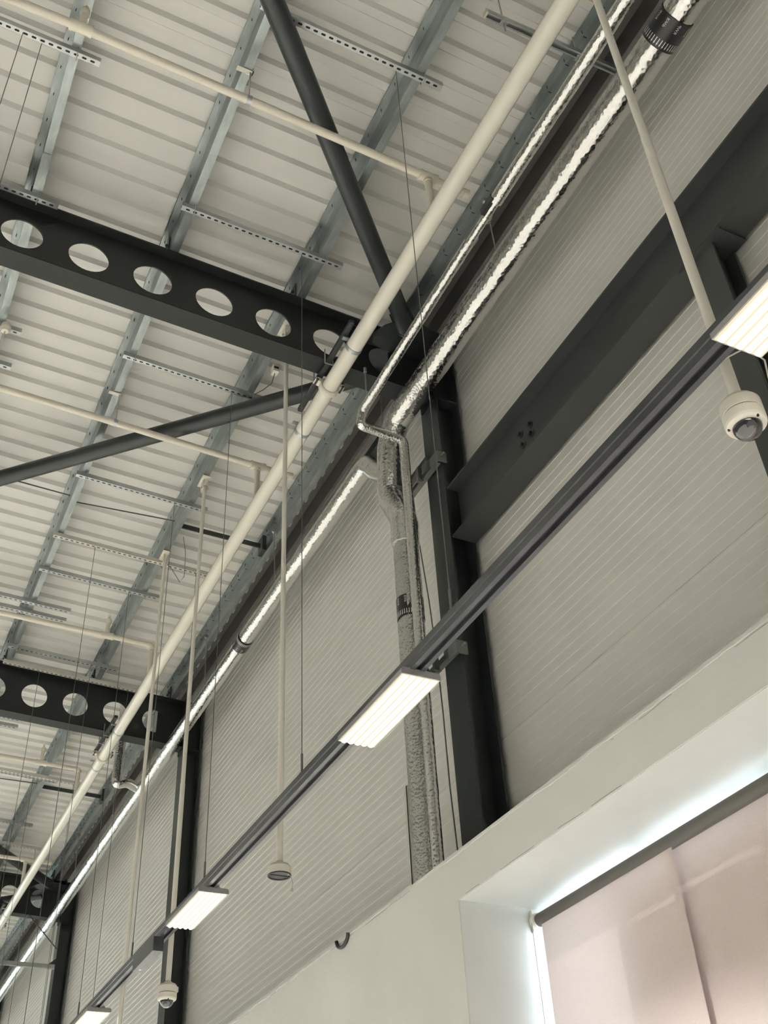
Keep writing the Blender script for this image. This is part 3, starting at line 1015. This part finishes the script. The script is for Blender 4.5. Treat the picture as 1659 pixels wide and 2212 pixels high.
# strut brackets tying the upright pipes to the column
for z, lab in ((5.02, 'upper strut bracket clamping the upright foil pipes to the column'), (3.47, 'lower strut bracket clamping the upright foil pipes to the column')):
    up = z > 4
    t = thing('column_bracket', lab, 'bracket', (2.98, 5.05, z - 0.1))
    yn = 4.93 if up else 4.82
    for zz, xx, y0_, y1_ in (((z + 0.085, 3.01, 4.95, 5.33), (z - 0.03, 3.01, 4.83, 5.33)) if up else ((z, 3.015, 4.83, 5.33),)):
        mb = MB()
        mb.box(xx - 0.021, xx + 0.021, y0_, y1_, zz + 0.017, zz + 0.021)
        mb.box(xx - 0.021, xx + 0.021, y0_, y1_, zz - 0.021, zz - 0.017)
        mb.box(xx + 0.017, xx + 0.021, y0_, y1_, zz - 0.017, zz + 0.017)
        link_mesh('strut', mb, 'dzinc', t)
    cl = MB()
    cl.box(2.985, 3.0, 4.80, 4.90, z - 0.06, z + 0.03)
    cl.box(2.985, 3.06, 4.792, 4.802, z - 0.06, z + 0.03)
    link_mesh('clamp_plate', cl, 'dzinc', t)
    link_mesh('clamp_bolt', MB().cyl((3.02, 4.80, z - 0.01), (3.02, 4.755, z - 0.01), 0.006, 8), 'rod', t)
    link_mesh('cross_piece', MB().box(2.96, 2.99, 5.03, 5.06, z - 0.07, z + 0.06), 'dzinc', t)
    link_mesh('pipe_band', MB().sweep([(FX + 0.012, 5.117 if not up else 5.252, z - 0.075), (FX + 0.012, 5.117 if not up else 5.25, z - 0.045)], 0.0915 if not up else 0.100, 28, caps=False), 'dzinc', t)
    link_mesh('pipe_rod', MB().cyl((2.95, 5.03, z - 0.06), (3.0, 5.03, z - 0.06), 0.006, 8), 'rod', t)

# small trunking strip and cable beside the upright pipe
t = thing('cable_strip', 'short pale cable strip standing on the wall top beside the upright foil pipe', 'conduit', (2.9, 5.39, WT))
link_mesh('strip', MB().box(2.89, 2.91, 5.37, 5.41, WT, 2.79), 'white_ch', t)
link_mesh('strip_edge', MB().box(2.886, 2.89, 5.372, 5.378, WT, 2.785), 'hole', t)
solo('thin_cable', MB().sweep([(3.2, 5.555, 5.43), (3.2, 5.512, 4.82), (3.2, 5.442, 4.24), (3.2, 5.402, 3.73), (3.2, 5.39, 3.34), (3.2, 5.388, 2.83), (3.2, 5.35, WT)], 0.005, 8), 'wire', 'thin dark cable trailing down the wall between column and foil pipes', 'cable')
solo('foam_stub', MB().sweep([(2.77, 6.09 + 0.085 * math.cos(a), 2.105 - 0.058 * math.sin(a)) for a in [math.pi * k / 12 for k in range(13)]], 0.011, 10), 'black', 'curl of dark cable poking over the plastered wall top', 'cable')

# ------------------------------------------------------------------ lighting trunking and lamps
TX, TZ = 1.845, 2.27
t = thing('lighting_trunking', 'dark slim lighting trunking hung on wires along the wall', 'trunking', (TX, 10.0, TZ - 0.07))
pr = [(-.032, 0), (.032, 0), (.032, -.03), (.028, -.034), (.032, -.038), (.032, -.068), (.012, -.068), (.012, -.05), (-.012, -.05), (-.012, -.068), (-.032, -.068), (-.032, -.038), (-.028, -.034), (-.032, -.03)]
link_mesh('channel_body', MB().prism([(TX + a, TZ + b) for a, b in pr][::-1], 'Y', Y0 + 1.5, Y1 - 1.0), 'trunk', t)
link_mesh('contact_strip', MB().box(TX - 0.011, TX + 0.011, Y0 + 1.5, Y1 - 1.0, TZ - 0.052, TZ - 0.049), 'black', t)

def make_lamp(detailed=True):
    L = thing('led_lamp', 'lit linear LED lamp with five lens rows under the trunking', 'lamp', (0, 0, 0), 'LED lamps on the trunking')
    w, ln = 0.088, 0.31
    hb = MB()
    ch = 0.012
    pr = [(-w, 0.0), (w, 0.0), (w, 0.022), (w - 0.008, 0.03), (-w + 0.008, 0.03), (-w, 0.022)]
    hb.prism(pr[::-1], 'Y', -ln, ln)
    link_mesh('housing', hb, 'housing', L)
    pr = [(-0.055, 0.03), (0.055, 0.03), (0.036, 0.058), (-0.036, 0.058)]
    link_mesh('driver_cover', MB().prism(pr[::-1], 'Y', -ln + 0.03, ln - 0.03), 'housing', L)
    link_mesh('light_tray', MB().box(-w + 0.005, w - 0.005, -ln + 0.005, ln - 0.005, -0.003, 0.0), 'tray', L)
    n = 5
    for k in range(n):
        x = -w + 0.008 + (2 * w - 0.016) * (k + 0.5) / n
        pts = []
        for q in range(7):
            a = math.pi * q / 6
            pts.append((x - 0.0108 * math.cos(a), -0.003 - 0.006 * math.sin(a)))
        link_mesh('lens_row', MB().prism(pts, 'Y', -ln + 0.008, ln - 0.008), 'lens', L)
    sd = bpy.data.lights.new('lamp_beam', 'SPOT')
    sd.energy = BEAM
    sd.spot_size = math.radians(116)
    sd.spot_blend = 0.9
    sd.shadow_soft_size = 0.0
    sd.color = (1.0, 0.985, 0.95)
    so = bpy.data.objects.new('lamp_beam', sd)
    C.objects.link(so)
    so.parent = L
    so.location = (0, 0, -0.02)
    return L
lamp = make_lamp()
LZ = 2.176
lamp_y = [1.065, 3.585, 6.115, 8.645, 11.175, 13.705, 16.235, 18.765, 21.295, -1.465, -3.995]
lamp_lab = {1.065: 'lit LED lamp beside the dome camera with the loose pale lead', 3.585: 'lit LED lamp in front of the upright foil pipe', 6.115: 'lit LED lamp in front of the second wall column', 8.645: 'lit LED lamp beyond the black box on the trunking'}
for i, y in enumerate(lamp_y):
    o = lamp if i == 0 else copy_tree(lamp)
    o.location = (TX + 0.015, y, LZ)
    o['label'] = lamp_lab.get(y, 'lit LED lamp of the same trunking line outside the view')
# unseen lamp lines added out in the hall to brighten ceiling and wall
for x in (-2.6, -7.0, -11.4):
    tr_ = solo('lighting_trunking', MB().prism([(x - .032, TZ), (x + .032, TZ), (x + .032, TZ - .068), (x - .032, TZ - .068)][::-1], 'Y', Y0 + 1.5, Y1 - 1), 'trunk', 'parallel lighting trunking out in the hall', 'trunking', 'parallel lighting lines')
    y = -4.0
    while y < 32:
        o = copy_tree(lamp)
        o.location = (x, y, LZ)
        o['label'] = 'lit LED lamp of a parallel line out in the hall'
        o['group'] = 'LED lamps out in the hall'
        y += 2.53
# black unit under the trunking
t = thing('trunking_unit', 'black box unit hanging under the trunking between two lamps', 'box', (TX - 0.03, 6.93, 2.1))
link_mesh('case', MB().box(TX - 0.064, TX + 0.0, 6.70, 7.16, 2.118, 2.204), 'trunk', t)
link_mesh('indicator', MB().cyl((TX - 0.03, 7.10, 2.117), (TX - 0.03, 7.10, 2.1185), 0.010, 12), 'camwhite', t)

# suspension wires of the trunking
for y in (2.975, 4.48, 5.945, 7.47, 8.975, 10.485, 13.49, 14.985):
    t = thing('suspension_wire', {2.975: 'trunking wire passing in front of the near column', 4.48: 'trunking wire between the upright foil pipe and the open camera base', 5.945: 'trunking wire ending just before the lamp at the second column', 7.47: 'trunking wire beside the black box unit'}.get(y, 'trunking wire beyond the black box unit'), 'wire', (TX, y, TZ), 'wires holding the lighting trunking')
    link_mesh('wire', MB().cyl((TX, y, TZ + 0.03), (TX - 0.005, y - 0.01, zt(TX, -0.03)), 0.0026, 6), 'wire', t)
    link_mesh('gripper', MB().cyl((TX, y, TZ + 0.03), (TX, y, TZ + 0.13), 0.006, 8).box(TX - 0.01, TX + 0.01, y - 0.012, y + 0.012, TZ, TZ + 0.03), 'wire', t)
for y in (8.40, 10.835, 13.44, 15.75):
    for x in (1.36, 2.35):
        t = thing('hanging_wire', 'thin wire hanging from a white slotted channel', 'wire', (x, y, -0.5), 'wires hanging from the white channels')
        link_mesh('wire', MB().cyl((x, y, -0.5), (x, y, zt(x, -0.06)), 0.0026, 6), 'wire', t)
        link_mesh('hook', MB().sweep([(x, y, zt(x, -0.07)), (x, y + 0.015, zt(x, -0.055)), (x, y + 0.012, zt(x, -0.035)), (x, y, zt(x, -0.03))], 0.004, 6), 'wire', t)
for x, y in ((-0.146, 3.72), (-0.26, 3.70), (-0.42, 3.72)):
    solo('hanging_wire', MB().cyl((x, y, 0.5), (x, y, zt(x, -0.03)), 0.0024, 6), 'wire', 'thin wire hanging from the channel beside the sprinkler tee', 'wire', 'wires by the sprinkler tee')

# ------------------------------------------------------------------ camera poles
PX = 2.008
def pole(y, z0, lab):
    t = thing('camera_pole', lab, 'pole', (PX, y, z0))
    top = zt(PX, 0.006)
    link_mesh('tube', MB().cyl((PX, y, z0), (PX, y, top - 0.10), 0.0155, 18), 'pole', t)
    link_mesh('lower_sleeve', MB().cyl((PX, y, z0), (PX, y, z0 + 1.35), 0.0175, 18), 'pole', t)
    br = MB()
    br.box(PX - 0.045, PX + 0.03, y - 0.085, y + 0.085, top - 0.008, top - 0.001)
    br.box(PX - 0.024, PX - 0.019, y - 0.035, y + 0.035, top - 0.10, top - 0.008)
    br.box(PX + 0.019, PX + 0.024, y - 0.035, y + 0.035, top - 0.10, top - 0.008)
    b = link_mesh('ceiling_bracket', br, 'camwhite', t)
    link_mesh('bracket_bolt', MB().cyl((PX - 0.034, y, top - 0.08), (PX + 0.034, y, top - 0.08), 0.008, 8), 'rod', b)
    link_mesh('knuckle', MB().cyl((PX, y, top - 0.13), (PX, y, top - 0.06), 0.021, 14), 'camwhite', t)
    return t
def dome_camera(y, z0, lab, full=True):
    """z0 is the lower end of the pole"""
    c = thing('dome_camera', lab, 'camera', (PX, y, z0 - 0.15))
    link_mesh('collar', MB().lathe([(0.0, 0.03), (0.014, 0.03), (0.016, 0.0), (0.022, -0.006), (0.034, -0.018), (0.05, -0.022), (0.056, -0.03)], (PX, y, z0)), 'camwhite', c)
    link_mesh('upper_housing', MB().lathe([(0.056, -0.03), (0.060, -0.036), (0.0605, -0.074), (0.058, -0.0745)], (PX, y, z0)), 'camwhite', c)
    link_mesh('side_knob', MB().box(PX + 0.052, PX + 0.066, y - 0.016, y + 0.016, z0 - 0.066, z0 - 0.036), 'camwhite', c)
    if full:
        link_mesh('seam', MB().lathe([(0.058, -0.0745), (0.058, -0.078)], (PX, y, z0)), 'black', c)
        link_mesh('lower_housing', MB().lathe([(0.058, -0.078), (0.0605, -0.0785), (0.0605, -0.108), (0.058, -0.116), (0.050, -0.122), (0.043, -0.122)], (PX, y, z0)), 'camwhite', c)
        dm = [(0.043 * math.cos(a * math.pi / 20), -0.120 - 0.043 * math.sin(a * math.pi / 20)) for a in range(0, 11)]
        link_mesh('dome', MB().lathe(dm, (PX, y, z0)), 'dome', c)
        for a in (0.4, 2.5, 4.6):
            x_, y_ = PX + 0.0515 * math.cos(a), y + 0.0515 * math.sin(a)
            link_mesh('screw', MB().cyl((x_, y_, z0 - 0.124), (x_, y_, z0 - 0.118), 0.004, 8), 'black', c)
        link_mesh('lens_barrel', MB().cyl((PX - 0.01, y - 0.015, z0 - 0.12), (PX - 0.018, y - 0.03, z0 - 0.145), 0.014, 14), 'black', c)
    else:
        link_mesh('inner_wall', MB().lathe([(0.056, -0.074), (0.054, -0.04), (0.0, -0.038)], (PX, y, z0)), 'zinc', c)
        rg = MB()
        ring = [(PX + 0.059 * math.cos(a * math.pi / 12), y + 0.059 * math.sin(a * math.pi / 12), z0 - 0.078) for a in range(25)]
        rg.sweep(ring, 0.004, 8)
        rg.cyl((PX - 0.058, y, z0 - 0.078), (PX + 0.058, y, z0 - 0.078), 0.004, 8)
        link_mesh('mounting_ring', rg, 'black', c)
        link_mesh('loose_lead', MB().sweep([(PX + 0.02, y - 0.02, z0 - 0.06), (PX + 0.05, y - 0.03, z0 - 0.08), (PX + 0.062, y - 0.03, z0 - 0.12), (PX + 0.058, y - 0.03, z0 - 0.15)], 0.002, 6), 'cable', c)
        link_mesh('plug', MB().box(PX + 0.052, PX + 0.064, y - 0.034, y - 0.026, z0 - 0.165, z0 - 0.148), 'cable', c)
    return c
pole(1.541, 2.20, 'white drop pole passing behind the trunking beside the near lamp')
dome_camera(1.541, 2.20, 'cream dome camera under the pole by the near lamp with a loose lead')
solo('camera_lead', MB().sweep([(PX - 0.05, 1.50, 2.30), (PX - 0.01, 1.44, 2.31), (PX + 0.03, 1.43, 2.26), (PX + 0.06, 1.47, 2.16), (PX + 0.058, 1.50, 2.12)], 0.003, 8), 'cable', 'pale frayed lead looping down to the near dome camera', 'cable')
pole(5.18, 2.145, 'white drop pole from behind the near rafter to the open camera base')
dome_camera(5.18, 2.145, 'open white camera base without its dome, lead dangling', False)
pole(7.115, 2.07, 'white drop pole in front of the second wall column')
dome_camera(7.115, 2.07, 'white dome camera under the pole in front of the second wall column')
pole(8.30, 1.2, 'white drop pole crossing the bent foil pipe, its end below the picture')
dome_camera(8.30, 1.2, 'white dome camera below the picture edge on the farthest pole')
t = thing('detector_unit', 'small white conical detector under the slotted channel end', 'detector', (0.06, 6.06, 6.13))
link_mesh('body', MB().lathe([(0.0, 0.05), (0.034, 0.045), (0.040, 0.0), (0.026, -0.03), (0.0, -0.034)], (0.085, 5.99, 6.25)), 'camwhite', t)
link_mesh('stem', MB().cyl((0.085, 5.99, 6.13), (0.085, 5.99, 6.22), 0.006, 8), 'camwhite', t)
t = thing('cable_box', 'little white junction tag hanging behind the near rafter beside the purlin', 'box', (2.05, 5.53, 6.1))
link_mesh('case', MB().box(2.03, 2.075, 5.50, 5.56, 6.14, 6.22), 'camwhite', t)
link_mesh('label_mark', MB().box(2.033, 2.07, 5.497, 5.4995, 6.165, 6.185), 'black', t)
solo('purlin_cable', MB().sweep([(2.05, 5.53, 6.14), (2.06, 5.62, 6.12), (2.04, 5.75, 6.16), (2.02, 5.9, 6.24)], 0.0035, 6), 'black', 'thin black cable from the junction tag to the slotted channel', 'cable')
solo('loose_cable', MB().sweep([(2.10, 8.05, 6.35), (2.16, 8.15, 6.25), (2.22, 8.35, 6.12), (2.20, 8.42, 6.09), (2.10, 8.35, 6.16), (2.03, 8.32, 6.20)], 0.0035, 6), 'wire', 'loose looped cable beside the bracket of the farthest pole', 'cable')

# ------------------------------------------------------------------ roller blind
t = thing('roller_blind', 'pinkish fabric roller blind drawn down over the window', 'blind', (3.2, 2.0, SILL))
BXX, BZZ = 3.215, 1.792
link_mesh('roller_tube', MB().cyl((BXX, JY2 + 0.05, BZZ), (BXX, JY - 0.055, BZZ), 0.033, 28), 'roller', t)
def fabric(y0, y1, x):
    mb = MB()
    n, mrows = 40, 24
    vs, fs = [], []
    for j in range(mrows + 1):
        z = BZZ - 0.02 + (SILL + 0.05 - BZZ) * j / mrows
        for i in range(n + 1):
            y = y0 + (y1 - y0) * i / n
            vs.append((x + 0.004 * noise.noise(Vector((y * 2.2, z * 0.7, x))), y, z))
    for j in range(mrows):
        for i in range(n):
            a = j * (n + 1) + i
            fs.append((a, a + 1, a + n + 2, a + n + 1))
    return mb.add(vs, fs, True)
link_mesh('fabric', fabric(3.555, JY - 0.085, BXX - 0.012), 'fabric', t)
link_mesh('fabric', fabric(JY2 + 0.08, 3.60, BXX + 0.02), 'fabric', t)
link_mesh('end_bracket', MB().cyl((BXX, JY - 0.055, BZZ), (BXX, JY - 0.02, BZZ), 0.040, 24).box(BXX - 0.02, BXX + 0.02, JY - 0.02, JY - 0.004, BZZ - 0.05, BZZ + 0.06), 'camwhite', t)
chain = MB()
for s in (-1, 1):
    chain.cyl((BXX + s * 0.037, JY - 0.035, BZZ), (BXX + s * 0.030, JY - 0.035, -0.3), 0.0022, 6)
link_mesh('pull_chain', chain, 'rod', t)
